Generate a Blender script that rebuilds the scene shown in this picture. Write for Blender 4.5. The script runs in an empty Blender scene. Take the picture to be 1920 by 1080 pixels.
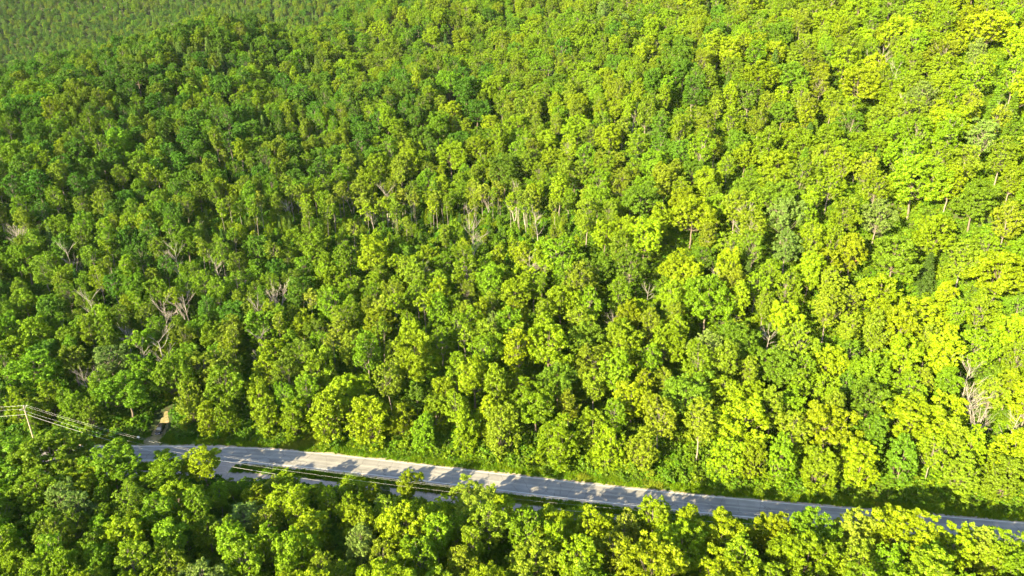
import bpy, math, random
import numpy as np
from math import radians as R_

# ------------------------------------------------------------------ camera, sky, sun, exposure
S = bpy.context.scene
COL = S.collection
CZ, PITCH, FPX = 112.0, R_(22.0), 1280.0            # camera height, downward pitch, focal length in px of a 1920 wide frame
cam = bpy.data.cameras.new('camera'); camo = bpy.data.objects.new('camera', cam); COL.objects.link(camo)
cam.sensor_width = 36.0; cam.lens = 36.0 * FPX / 1920.0; cam.clip_end = 6000.0; cam.clip_start = 0.5
camo.location = (0, 0, CZ); camo.rotation_euler = (math.pi / 2 - PITCH, 0, 0)
S.camera = camo

SUN_EL, SUN_AZ = R_(21.5), R_(44.0)                 # sun behind the camera, to its left
to_sun = (-math.sin(SUN_AZ) * math.cos(SUN_EL), -math.cos(SUN_AZ) * math.cos(SUN_EL), math.sin(SUN_EL))
W = bpy.data.worlds.new('World'); S.world = W; W.use_nodes = True
wn = W.node_tree.nodes; wl = W.node_tree.links
for n in list(wn): wn.remove(n)
sky = wn.new('ShaderNodeTexSky'); sky.sky_type = 'NISHITA'; sky.sun_disc = False
sky.sun_elevation = SUN_EL; sky.sun_rotation = math.pi + SUN_AZ
sky.air_density = 1.0; sky.dust_density = 1.0; sky.ozone_density = 1.0
bg = wn.new('ShaderNodeBackground'); bg.inputs[1].default_value = 0.09
wo = wn.new('ShaderNodeOutputWorld'); wl.new(sky.outputs[0], bg.inputs[0]); wl.new(bg.outputs[0], wo.inputs[0])
sun = bpy.data.lights.new('sun', 'SUN'); sun.energy = 5.0; sun.angle = R_(0.6); sun.color = (1.0, 0.83, 0.47)
suno = bpy.data.objects.new('sun', sun); COL.objects.link(suno)
suno.rotation_euler = (math.pi / 2 - SUN_EL, 0, math.pi - SUN_AZ + math.pi)
from mathutils import Vector
suno.rotation_euler = Vector(to_sun).to_track_quat('Z', 'Y').to_euler()
suno.location = (-200, -200, 260)
S.view_settings.view_transform = 'Standard'; S.view_settings.look = 'None'
S.view_settings.gamma = 1.0; S.view_settings.use_curve_mapping = False
S.view_settings.exposure = 2.6
S.cycles.use_denoising = True; S.cycles.max_bounces = 5; S.cycles.diffuse_bounces = 2; S.cycles.transmission_bounces = 2; S.cycles.glossy_bounces = 2

rng = np.random.default_rng(7)
random.seed(7)

# ------------------------------------------------------------------ projection and terrain
CP, SP = math.cos(PITCH), math.sin(PITCH)
def ray(px, py):
    u, v = (px - 960) / FPX, (540 - py) / FPX
    return np.array([u, CP + v * SP, -SP + v * CP])
def on_plane(px, py, z=0.0):
    d = ray(px, py); t = (z - CZ) / d[2]
    return np.array([0, 0, CZ]) + d * t
def project(x, y, z):
    dz = z - CZ
    f = y * CP - dz * SP; u = y * SP + dz * CP
    f = np.maximum(f, 1e-3)
    return 960 + FPX * x / f, 540 - FPX * u / f, f

FAR_PX = [(228,839),(303,837.5),(387,837.5),(428,838.5),(512,842.5),(550,845.5),(607,851),(667,857.5),(737,866),(813,875),(960,892),(1073,905),(1273,927),(1413,940),(1527,950),(1663,961),(1773,971),(1913,983)]
NEAR_PX = [(245,862.5),(295,862.3),(400,864.5),(428,866),(500,870),(580,877),(650,885),(742,895.5),(813,904),(960,922),(1140,943),(1323,961),(1487,977),(1573,984),(1750,999)]
_f = np.array([on_plane(*p)[:2] for p in FAR_PX]); _n = np.array([on_plane(*p)[:2] for p in NEAR_PX])
RX = np.arange(-105, 116, 2.0)
_cy = 0.5 * (np.interp(RX, _f[:, 0], _f[:, 1]) + np.interp(RX, _n[:, 0], _n[:, 1]))
_xl, _xr = -96, 97
sl = np.polyfit(RX[(RX > 60) & (RX < 97)], _cy[(RX > 60) & (RX < 97)], 1)
_cy = np.where(RX > 95, np.interp(95, RX, _cy) + sl[0] * (RX - 95), _cy)
_cy = np.where(RX < -98, np.interp(-98, RX, _cy), _cy)
RX2 = np.arange(-330, 331, 2.0)
_c2 = np.interp(RX2, RX, _cy)
_c2 = np.where(RX2 > 115, _cy[-1] + sl[0] * (RX2 - 115), _c2)
_c2 = np.where(RX2 < -100, np.interp(-100, RX, _cy) + 0.0 * RX2, _c2)
k = np.exp(-0.5 * (np.arange(-9, 10) / 3.5) ** 2); k /= k.sum()
_pad = np.concatenate([_c2[0] + (_c2[1] - _c2[0]) * np.arange(-9, 0), _c2, _c2[-1] + (_c2[-1] - _c2[-2]) * np.arange(1, 10)])
RC = np.convolve(_pad, k, 'valid')
def road_y(x): return np.interp(x, RX2, RC)
ROAD_HALF = 3.15

def sstep(a, b, x):
    t = np.clip((np.asarray(x, float) - a) / (b - a), 0, 1); return t * t * (3 - 2 * t)
_G = np.random.default_rng(3).random((64, 64))
def vnoise(x, y, s):
    x = np.asarray(x, float) / s; y = np.asarray(y, float) / s
    xi = np.floor(x).astype(int); yi = np.floor(y).astype(int); fx = x - xi; fy = y - yi
    fx = fx * fx * (3 - 2 * fx); fy = fy * fy * (3 - 2 * fy)
    g = lambda a, b: _G[a % 64, b % 64]
    return (g(xi, yi) * (1 - fx) + g(xi + 1, yi) * fx) * (1 - fy) + (g(xi, yi + 1) * (1 - fx) + g(xi + 1, yi + 1) * fx) * fy
def ground(x, y):
    x = np.asarray(x, float); y = np.asarray(y, float)
    d = y - road_y(x)
    u = np.clip(d - 8, 0, 620)
    lf = sstep(-10, -170, x)
    h = (0.22 - 0.10 * lf) * u + 0.00010 * u * u
    h = h + (0.27 * np.minimum(np.maximum(-x - 30, 0), 170 - 0.25 * np.maximum(-x - 195, 0)) * sstep(10, 230, u) + 0.20 * np.clip(x + 20, 0, 420) * sstep(0, 170, u))
    h = h + (vnoise(x + 500, y + 300, 45) - 0.5) * 12 * sstep(10, 90, u) + 15 * np.exp(-((x - 150) / 75) ** 2 - ((y - 220 + 0.25 * (x - 150)) / 28) ** 2) + 11 * np.exp(-((x - 70) / 60) ** 2 - ((y - 325) / 24) ** 2) + 9 * np.exp(-((x + 120) / 45) ** 2 - ((y - 250) / 26) ** 2) + (vnoise(x + 90, y + 40, 17) - 0.5) * 2.5 * sstep(6, 40, u)
    # crest on the left, the hill goes on rising to the right
    yc = 345 + 140 * sstep(-320, -190, x) + 230 * sstep(-180, -60, x)
    o = np.maximum(y - yc, 0)
    h = h - 0.0016 * np.minimum(o, 160) ** 2 - 0.30 * np.maximum(o - 30, 0)
    far = 8 + 190 * sstep(720, 1500, y) + (vnoise(x + 100, y, 160) - 0.5) * 40 * sstep(700, 900, y)
    h = np.maximum(h, far * sstep(560, 760, y))
    v = np.clip(-d - 16, 0, 200)
    h = np.minimum(h, 230) - 0.05 * v + (vnoise(x + 20, y + 60, 14) - 0.5) * 1.2 * sstep(4, 20, v)
    return h
def at(px, py, lift=0.0):
    """first point where the sight line through a pixel meets the terrain (raised by lift)"""
    d = ray(px, py); t = np.arange(60, 1400, 0.5)
    P = np.array([0, 0, CZ])[None] + d[None] * t[:, None]
    below = P[:, 2] < ground(P[:, 0], P[:, 1]) + lift
    i = int(np.argmax(below)); p = P[i] if below.any() else P[-1]
    return float(p[0]), float(p[1])

# ------------------------------------------------------------------ materials
def mat(name):
    m = bpy.data.materials.new(name); m.use_nodes = True
    nt = m.node_tree
    for n in list(nt.nodes): nt.nodes.remove(n)
    out = nt.nodes.new('ShaderNodeOutputMaterial')
    return m, nt, out
def nd(nt, t, **kw):
    n = nt.nodes.new(t)
    for a, b in kw.items(): setattr(n, a, b)
    return n
def plain(name, col, rough=0.6, metal=0.0, noise=0.15, scale=6.0, spec=0.3):
    m, nt, out = mat(name)
    b = nd(nt, 'ShaderNodeBsdfPrincipled'); b.inputs['Roughness'].default_value = rough; b.inputs['Metallic'].default_value = metal
    b.inputs['Specular IOR Level'].default_value = spec
    tc = nd(nt, 'ShaderNodeTexCoord'); nz = nd(nt, 'ShaderNodeTexNoise'); nz.inputs['Scale'].default_value = scale; nz.inputs['Detail'].default_value = 5
    nt.links.new(tc.outputs['Object'], nz.inputs['Vector'])
    mx = nd(nt, 'ShaderNodeMix', data_type='RGBA')
    mx.inputs['A'].default_value = (*[c * (1 - noise) for c in col], 1); mx.inputs['B'].default_value = (*[min(1, c * (1 + noise)) for c in col], 1)
    nt.links.new(nz.outputs['Fac'], mx.inputs['Factor']); nt.links.new(mx.outputs['Result'], b.inputs['Base Color'])
    nt.links.new(b.outputs[0], out.inputs[0])
    return m

def leaf_material(name, trans=0.35):
    m, nt, out = mat(name); L = nt.links.new
    oi = nd(nt, 'ShaderNodeObjectInfo'); tn = nd(nt, 'ShaderNodeAttribute', attribute_type='INSTANCER', attribute_name='tone'); at_ = nd(nt, 'ShaderNodeAttribute', attribute_name='tint')
    hs = nd(nt, 'ShaderNodeHueSaturation')
    L(tn.outputs['Color'], hs.inputs['Color'])
    mh = nd(nt, 'ShaderNodeMapRange'); mh.inputs[3].default_value = 0.49; mh.inputs[4].default_value = 0.515; L(oi.outputs['Random'], mh.inputs[0]); L(mh.outputs[0], hs.inputs['Hue'])
    mv = nd(nt, 'ShaderNodeMapRange'); mv.inputs[3].default_value = 0.62; mv.inputs[4].default_value = 1.45; L(at_.outputs['Fac'], mv.inputs[0])
    fr = nd(nt, 'ShaderNodeMath', operation='MULTIPLY'); fr.inputs[1].default_value = 7.31; L(oi.outputs['Random'], fr.inputs[0])
    ff = nd(nt, 'ShaderNodeMath', operation='FRACT'); L(fr.outputs[0], ff.inputs[0])
    mr = nd(nt, 'ShaderNodeMapRange'); mr.inputs[3].default_value = 0.82; mr.inputs[4].default_value = 1.2; L(ff.outputs[0], mr.inputs[0])
    mm = nd(nt, 'ShaderNodeMath', operation='MULTIPLY'); L(mv.outputs[0], mm.inputs[0]); L(mr.outputs[0], mm.inputs[1]); L(mm.outputs[0], hs.inputs['Value'])
    df = nd(nt, 'ShaderNodeBsdfDiffuse'); tr = nd(nt, 'ShaderNodeBsdfTranslucent'); gl = nd(nt, 'ShaderNodeBsdfGlossy'); gl.inputs['Roughness'].default_value = 0.45; gl.inputs['Color'].default_value = (0.8, 0.9, 0.75, 1)
    L(hs.outputs[0], df.inputs[0])
    tg = nd(nt, 'ShaderNodeMix', data_type='RGBA', blend_type='MULTIPLY'); tg.inputs['Factor'].default_value = 1.0; tg.inputs['B'].default_value = (1.15, 1.3, 0.35, 1)
    L(hs.outputs[0], tg.inputs['A']); L(tg.outputs['Result'], tr.inputs[0])
    m1 = nd(nt, 'ShaderNodeMixShader'); m1.inputs[0].default_value = trans; L(df.outputs[0], m1.inputs[1]); L(tr.outputs[0], m1.inputs[2])
    m2 = nd(nt, 'ShaderNodeMixShader'); m2.inputs[0].default_value = 0.012; L(m1.outputs[0], m2.inputs[1]); L(gl.outputs[0], m2.inputs[2])
    L(m2.outputs[0], out.inputs[0])
    return m
M_LEAF = leaf_material('leaves')
M_BARK = plain('bark', (0.12, 0.10, 0.078), 0.9, noise=0.45, scale=3)
M_BIRCH = plain('pale_bark', (0.17, 0.15, 0.128), 0.85, noise=0.3, scale=4)
M_STEM = plain('grey_stem_bark', (0.235, 0.215, 0.19), 0.9, noise=0.3, scale=3)
M_DEAD = plain('dead_wood', (0.25, 0.23, 0.205), 0.9, noise=0.3, scale=3)

def surface(name, c1, c2, c3, s1, s2, rough=0.95, bump=0.0):
    m, nt, out = mat(name); L = nt.links.new
    b = nd(nt, 'ShaderNodeBsdfPrincipled'); b.inputs['Roughness'].default_value = rough; b.inputs['Specular IOR Level'].default_value = 0.2
    g = nd(nt, 'ShaderNodeNewGeometry')
    n1 = nd(nt, 'ShaderNodeTexNoise'); n1.inputs['Scale'].default_value = s1; n1.inputs['Detail'].default_value = 6; L(g.outputs['Position'], n1.inputs['Vector'])
    n2 = nd(nt, 'ShaderNodeTexNoise'); n2.inputs['Scale'].default_value = s2; n2.inputs['Detail'].default_value = 4; L(g.outputs['Position'], n2.inputs['Vector'])
    r1 = nd(nt, 'ShaderNodeMapRange'); r1.inputs[1].default_value = 0.35; r1.inputs[2].default_value = 0.65; L(n1.outputs['Fac'], r1.inputs[0])
    r2 = nd(nt, 'ShaderNodeMapRange'); r2.inputs[1].default_value = 0.35; r2.inputs[2].default_value = 0.68; L(n2.outputs['Fac'], r2.inputs[0])
    a = nd(nt, 'ShaderNodeMix', data_type='RGBA'); a.inputs['A'].default_value = (*c1, 1); a.inputs['B'].default_value = (*c2, 1); L(r1.outputs[0], a.inputs['Factor'])
    c = nd(nt, 'ShaderNodeMix', data_type='RGBA'); c.inputs['B'].default_value = (*c3, 1); L(a.outputs['Result'], c.inputs['A']); L(r2.outputs[0], c.inputs['Factor'])
    L(c.outputs['Result'], b.inputs['Base Color']); L(b.outputs[0], out.inputs[0])
    if bump:
        bp = nd(nt, 'ShaderNodeBump'); bp.inputs['Strength'].default_value = bump; bp.inputs['Distance'].default_value = 0.1; L(n2.outputs['Fac'], bp.inputs['Height']); L(bp.outputs[0], b.inputs['Normal'])
    return m
M_GROUND = surface('forest_floor', (0.030, 0.045, 0.014), (0.055, 0.050, 0.026), (0.035, 0.070, 0.014), 0.12, 0.9, bump=0.6)
M_ASPHALT = None
def asphalt():
    m, nt, out = mat('worn_asphalt'); L = nt.links.new
    b = nd(nt, 'ShaderNodeBsdfPrincipled'); b.inputs['Roughness'].default_value = 0.85; b.inputs['Specular IOR Level'].default_value = 0.25
    g = nd(nt, 'ShaderNodeNewGeometry'); uv = nd(nt, 'ShaderNodeUVMap'); sp = nd(nt, 'ShaderNodeSeparateXYZ'); L(uv.outputs[0], sp.inputs[0])
    def M(op, a, c=None):
        n = nd(nt, 'ShaderNodeMath', operation=op)
        for k, v in ((0, a), (1, c)):
            if v is None: continue
            if isinstance(v, (int, float)): n.inputs[k].default_value = v
            else: L(v, n.inputs[k])
        return n.outputs[0]
    def N(vec, sc, det=5):
        n = nd(nt, 'ShaderNodeTexNoise'); n.inputs['Scale'].default_value = sc; n.inputs['Detail'].default_value = det; L(vec, n.inputs['Vector']); return n.outputs['Fac']
    av = M('ABSOLUTE', sp.outputs[1]); lane_ = M('ABSOLUTE', M('SUBTRACT', av, 1.6)); wheel = M('ABSOLUTE', M('SUBTRACT', lane_, 0.75))
    mp = nd(nt, 'ShaderNodeMapping'); mp.inputs['Scale'].default_value = (0.08, 1.3, 1); L(uv.outputs[0], mp.inputs[0]); streak = N(mp.outputs[0], 1.0)
    tr = nd(nt, 'ShaderNodeMapRange'); tr.inputs[1].default_value = 0.0; tr.inputs[2].default_value = 0.45; tr.inputs[3].default_value = 0.88; tr.inputs[4].default_value = 1.0; L(wheel, tr.inputs[0])
    mot = nd(nt, 'ShaderNodeMapRange'); mot.inputs[1].default_value = 0.3; mot.inputs[2].default_value = 0.7; mot.inputs[3].default_value = 0.82; mot.inputs[4].default_value = 1.14; L(N(g.outputs['Position'], 0.22), mot.inputs[0])
    stk = nd(nt, 'ShaderNodeMapRange'); stk.inputs[1].default_value = 0.3; stk.inputs[2].default_value = 0.7; stk.inputs[3].default_value = 0.86; stk.inputs[4].default_value = 1.12; L(streak, stk.inputs[0])
    vo = nd(nt, 'ShaderNodeTexVoronoi', feature='DISTANCE_TO_EDGE'); vo.inputs['Scale'].default_value = 0.22
    wv = nd(nt, 'ShaderNodeVectorMath', operation='ADD'); ns = nd(nt, 'ShaderNodeTexNoise'); ns.inputs['Scale'].default_value = 0.8; L(g.outputs['Position'], ns.inputs['Vector']); L(ns.outputs['Color'], wv.inputs[1]); L(g.outputs['Position'], wv.inputs[0]); L(wv.outputs[0], vo.inputs['Vector'])
    ck = nd(nt, 'ShaderNodeMapRange'); ck.inputs[1].default_value = 0.004; ck.inputs[2].default_value = 0.016; ck.inputs[3].default_value = 0.62; ck.inputs[4].default_value = 1.0; L(vo.outputs['Distance'], ck.inputs[0])
    vp = nd(nt, 'ShaderNodeTexVoronoi', feature='F1', distance='CHEBYCHEV'); vp.inputs['Scale'].default_value = 1.0
    mq = nd(nt, 'ShaderNodeMapping'); mq.inputs['Scale'].default_value = (0.055, 0.32, 1); L(uv.outputs[0], mq.inputs[0]); L(mq.outputs[0], vp.inputs['Vector'])
    sc = nd(nt, 'ShaderNodeSeparateColor'); L(vp.outputs['Color'], sc.inputs[0])
    pt = nd(nt, 'ShaderNodeMapRange'); pt.inputs[1].default_value = 0.80; pt.inputs[2].default_value = 0.82; pt.inputs[3].default_value = 1.0; pt.inputs[4].default_value = 0.84; L(sc.outputs[0], pt.inputs[0])
    k = M('MULTIPLY', M('MULTIPLY', tr.outputs[0], mot.outputs[0]), M('MULTIPLY', stk.outputs[0], M('MULTIPLY', ck.outputs[0], pt.outputs[0])))
    fine = nd(nt, 'ShaderNodeMapRange'); fine.inputs[3].default_value = 0.9; fine.inputs[4].default_value = 1.1; L(N(g.outputs['Position'], 3.0), fine.inputs[0])
    cc = nd(nt, 'ShaderNodeMix', data_type='RGBA', blend_type='MULTIPLY'); cc.inputs['Factor'].default_value = 1.0; cc.inputs['A'].default_value = (0.235, 0.227, 0.219, 1)
    L(M('MULTIPLY', k, fine.outputs[0]), cc.inputs['B']); L(cc.outputs['Result'], b.inputs['Base Color']); L(b.outputs[0], out.inputs[0])
    return m
M_ASPHALT = asphalt()
M_GRAVEL = surface('pale_gravel', (0.36, 0.285, 0.245), (0.43, 0.345, 0.295), (0.29, 0.235, 0.20), 0.35, 2.2, bump=0.4)
M_DIRT = surface('sandy_dirt', (0.22, 0.165, 0.10), (0.30, 0.225, 0.14), (0.13, 0.14, 0.05), 0.5, 1.3, bump=0.4)
M_STRAW = surface('dry_grass_ground', (0.24, 0.20, 0.07), (0.17, 0.17, 0.04), (0.30, 0.22, 0.11), 0.4, 1.5, bump=0.5)
M_MOWN = surface('mown_grass', (0.10, 0.135, 0.02), (0.17, 0.165, 0.035), (0.07, 0.12, 0.016), 0.4, 1.6, bump=0.4)
M_VERGE = surface('verge_turf', (0.075, 0.165, 0.014), (0.10, 0.18, 0.018), (0.13, 0.16, 0.03), 0.4, 1.6, bump=0.4)
M_REDSOIL = surface('red_soil', (0.26, 0.11, 0.055), (0.19, 0.09, 0.05), (0.15, 0.10, 0.05), 0.6, 2.0, bump=0.6)
M_PAINT = plain('road_paint', (0.62, 0.62, 0.60), 0.7, noise=0.25, scale=0.7)
M_PAINTC = plain('worn_centre_paint', (0.34, 0.33, 0.29), 0.7, noise=0.25, scale=0.5)

# ------------------------------------------------------------------ mesh helpers
def mesh(name, V, F, mats, tint=None, mi=None, smooth=False):
    V = np.asarray(V, np.float32).reshape(-1, 3); F = np.asarray(F, np.int32)
    k = F.shape[1]
    me = bpy.data.meshes.new(name)
    me.vertices.add(len(V)); me.vertices.foreach_set('co', V.ravel())
    me.loops.add(F.size); me.loops.foreach_set('vertex_index', F.ravel())
    me.polygons.add(len(F)); me.polygons.foreach_set('loop_start', np.arange(0, F.size, k, dtype=np.int32))
    for m in mats: me.materials.append(m)
    if mi is not None: me.polygons.foreach_set('material_index', np.asarray(mi, np.int32))
    me.polygons.foreach_set('use_smooth', np.full(len(F), smooth, bool))
    me.update(calc_edges=True)
    if tint is not None:
        a = me.attributes.new('tint', 'FLOAT', 'FACE'); a.data.foreach_set('value', np.asarray(tint, np.float32))
    return me
def link(name, data, parent=None, loc=None, rz=None):
    o = bpy.data.objects.new(name, data); COL.objects.link(o)
    if parent is not None: o.parent = parent
    if loc is not None: o.location = loc
    if rz is not None: o.rotation_euler = (0, 0, rz)
    return o
def tag(o, label=None, cat=None, group=None, kind=None):
    if label: o['label'] = label
    if cat: o['category'] = cat
    if group: o['group'] = group
    if kind: o['kind'] = kind
    return o

class Tubes:
    """tapered tubes collected as quads"""
    def __init__(s): s.V = []; s.F = []; s.n = 0
    def add(s, pts, rad, k=6):
        pts = np.asarray(pts, float); rad = np.asarray(rad, float)
        m = len(pts); d = np.gradient(pts, axis=0); d /= np.linalg.norm(d, axis=1)[:, None] + 1e-9
        ref = np.array([1.0, 0, 0]) if abs(d[0][0]) < 0.8 else np.array([0, 1.0, 0])
        a = np.cross(d, ref); a /= np.linalg.norm(a, axis=1)[:, None]; b = np.cross(d, a)
        th = np.linspace(0, 2 * math.pi, k, endpoint=False)
        V = pts[:, None, :] + rad[:, None, None] * (np.cos(th)[None, :, None] * a[:, None, :] + np.sin(th)[None, :, None] * b[:, None, :])
        i = np.arange(m - 1)[:, None] * k; j = np.arange(k)[None, :]; j2 = (j + 1) % k
        F = np.stack([i + j, i + j2, i + k + j2, i + k + j], -1).reshape(-1, 4) + s.n
        s.V.append(V.reshape(-1, 3)); s.F.append(F); s.n += m * k
        return s
    def arrays(s): return np.concatenate(s.V), np.concatenate(s.F)
    def mesh(s, name, m, smooth=True): V, F = s.arrays(); return mesh(name, V, F, [m], smooth=smooth)

def leaves(rg, centres, radii, axis_c, per, leaf, flat=0.8, out_bias=0.55, up=0.35):
    """leaf sprays on the shells of many small clumps -> quads"""
    centres = np.asarray(centres); radii = np.asarray(radii)
    n = np.maximum(6, (per * (radii / radii.mean()) ** 2)).astype(int)
    idx = np.repeat(np.arange(len(centres)), n); N = len(idx)
    C = centres[idx]; r = radii[idx]
    outw = C - axis_c; outw /= np.linalg.norm(outw, axis=1)[:, None] + 1e-6
    d = rg.normal(size=(N, 3)) + out_bias * outw + np.array([0, 0, up * 0.6]); d /= np.linalg.norm(d, axis=1)[:, None]
    q = 0.40 + 0.68 * rg.random(N) ** 0.7; q = np.where(rg.random(N) < 0.10, q + 0.45 * rg.random(N), q)
    P = C + d * (r * q)[:, None] * np.array([1, 1, flat])
    nrm = d + 0.95 * rg.normal(size=(N, 3)) + np.array([0, 0, up]); nrm /= np.linalg.norm(nrm, axis=1)[:, None]
    t = np.cross(nrm, rg.normal(size=(N, 3))); t /= np.linalg.norm(t, axis=1)[:, None] + 1e-9
    b = np.cross(nrm, t)
    L = leaf * (0.6 + 0.8 * rg.random(N)); Wd = L * (0.5 + 0.25 * rg.random(N))
    sk = (rg.random(N) - 0.5) * 0.6
    p0 = P - t * L[:, None]; p2 = P + t * L[:, None]
    fold = nrm * (L * 0.22)[:, None]
    p1 = P + b * Wd[:, None] + t * (L * sk)[:, None] - fold; p3 = P - b * Wd[:, None] + t * (L * sk)[:, None] - fold
    V = np.stack([p0, p1, p2, p3], 1).reshape(-1, 3)
    F = np.arange(4 * N).reshape(-1, 4)
    ct = rg.random(len(centres))
    tint = np.clip(0.5 + 0.40 * (ct[idx] - 0.5) + 0.75 * (rg.random(N) - 0.5), 0, 1)
    return V, F, tint

def limb(rg, a, b, sag=0.12, k=5):
    a = np.asarray(a, float); b = np.asarray(b, float); t = np.linspace(0, 1, k)[:, None]
    L = np.linalg.norm(b - a); w = rg.normal(size=(k, 3)) * L * 0.03; w[0] = 0
    P = a + (b - a) * t + w; P[:, 2] -= (np.sin(t[:, 0] * math.pi) * L * sag)
    return P

def broadleaf(seed, H, z0, Rc, prof, nl, lr, per, leaf, bark, trunk_r=0.24, forks=1, openness=0.0, flat=0.85, tufts=9):
    rg = np.random.default_rng(seed)
    T = []
    cs = []; rs = []
    ph = rg.random() * 6.28
    lob = [(rg.random() * 6.28, 0.10 + 0.16 * rg.random()) for _ in range(3)]
    tries = 0
    while len(cs) < nl and tries < nl * 60:
        tries += 1
        t = rg.random(); w = prof(t)
        if rg.random() > (w * 0.9 + 0.12): continue
        th = rg.random() * 6.28
        lobf = 1 + sum(a * math.cos((i + 2) * th + p) for i, (p, a) in enumerate(lob))
        rr = Rc * w * lobf * math.sqrt(0.15 + 0.85 * rg.random()) * (1 - 0.12)
        c = np.array([rr * math.cos(th), rr * math.sin(th), z0 + (H - z0) * t - lr * 0.4])
        r = lr * (0.65 + 0.7 * rg.random())
        if any(np.linalg.norm(c - q) < 0.62 * (r + s) * (1 + openness) for q, s in zip(cs, rs)): continue
        cs.append(c); rs.append(r)
    cs = np.array(cs); rs = np.array(rs)
    axis_c = np.array([0, 0, z0 + (H - z0) * 0.35])
    # each bough carries many small tufts, uneven in size, some standing out of the outline
    tc, tr_ = [], []
    for c, r in zip(cs, rs):
        m = max(4, int(tufts * (r / lr) ** 2)); d = rg.normal(size=(m, 3)) + np.array([0, 0, 0.35]); o = c - axis_c; d += 0.5 * o / (np.linalg.norm(o) + 1e-6); d /= np.linalg.norm(d, axis=1)[:, None]
        q = r * (0.55 + 0.55 * rg.random(m)); q = np.where(rg.random(m) < 0.12, q * 1.3, q)
        tc.append(c + d * q[:, None] * np.array([1.05, 1.05, 0.9])); tr_.append(r * (0.26 + 0.22 * rg.random(m)))
    V, F, tint = leaves(rg, np.concatenate(tc), np.concatenate(tr_), axis_c, max(9, per / tufts), leaf, 0.75)
    tb = Tubes()
    lean = rg.normal(size=2) * 0.03 * H
    zz = np.linspace(-0.6, H * 0.86, 9); tt = np.linspace(0, 1, 9)
    trunk = np.c_[lean[0] * tt ** 1.5 + rg.normal(size=9) * 0.07, lean[1] * tt ** 1.5 + rg.normal(size=9) * 0.07, zz]
    tb.add(trunk, trunk_r * (1.12 - tt) + 0.02, 7)
    order = rg.permutation(len(cs))[:max(9, int(len(cs) * 0.45))]
    for i in order:
        c = cs[i]; zs = max(z0 * 0.8, c[2] - 0.35 * (H - z0) - 0.5 * np.hypot(c[0], c[1])); zs = min(zs, H * 0.75)
        s = (zs + 0.6) / (H * 0.86 + 0.6); a = np.array([np.interp(s, tt, trunk[:, 0]), np.interp(s, tt, trunk[:, 1]), zs])
        P = limb(rg, a, c, 0.10); r0 = max(0.035, trunk_r * (1.05 - s) * 0.45)
        tb.add(P, np.linspace(r0, 0.03, len(P)), 5)
    return V, F, tint, tb

def dome(t): return math.sqrt(max(0, 1 - ((t - 0.38) / 0.66) ** 2)) if t > 0.38 else (0.55 + 0.45 * math.sin(t / 0.38 * math.pi / 2))
def oval(t): return math.sqrt(max(0, 1 - ((t - 0.42) / 0.62) ** 2))
def column(t): return min(1, 0.6 + 1.2 * t) if t < 0.5 else math.sqrt(max(0.0, 1 - ((t - 0.45) / 0.57) ** 2))
def umbrella(t): return math.sqrt(max(0, 1 - ((t - 0.55) / 0.5) ** 2)) if t > .55 else 0.4 + 0.6 * t / .55

def spruce(seed, H, Rc, per=26):
    rg = np.random.default_rng(seed); cs = []; rs = []; tb = Tubes()
    tb.add([(0, 0, -0.5), (0, 0, H * 0.5), (0.05, 0, H)], [0.2, 0.12, 0.02], 6)
    z = H * 0.12
    while z < H * 0.985:
        t = (z / H - 0.12) / 0.88; r = Rc * (1 - t) ** 0.85 + 0.12; nb = 7 if t < 0.7 else 5
        a0 = rg.random() * 6.28
        for j in range(nb):
            th = a0 + j * 6.28 / nb + rg.normal() * 0.15; rr = r * (0.75 + 0.35 * rg.random())
            for f in np.arange(0.35, 1.01, 0.3):
                cs.append((rr * f * math.cos(th), rr * f * math.sin(th), z - rr * f * 0.22)); rs.append(0.32 + 0.25 * (1 - t))
            tb.add([(0, 0, z + 0.1), (rr * math.cos(th), rr * math.sin(th), z - rr * 0.2)], [0.035, 0.012], 3)
        z += 0.55 + 0.45 * (1 - t)
    V, F, tint = leaves(rg, cs, rs, np.array([0, 0, H * 0.3]), per, 0.24, 0.6, 0.5, 0.5)
    return V, F, tint, tb

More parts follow.
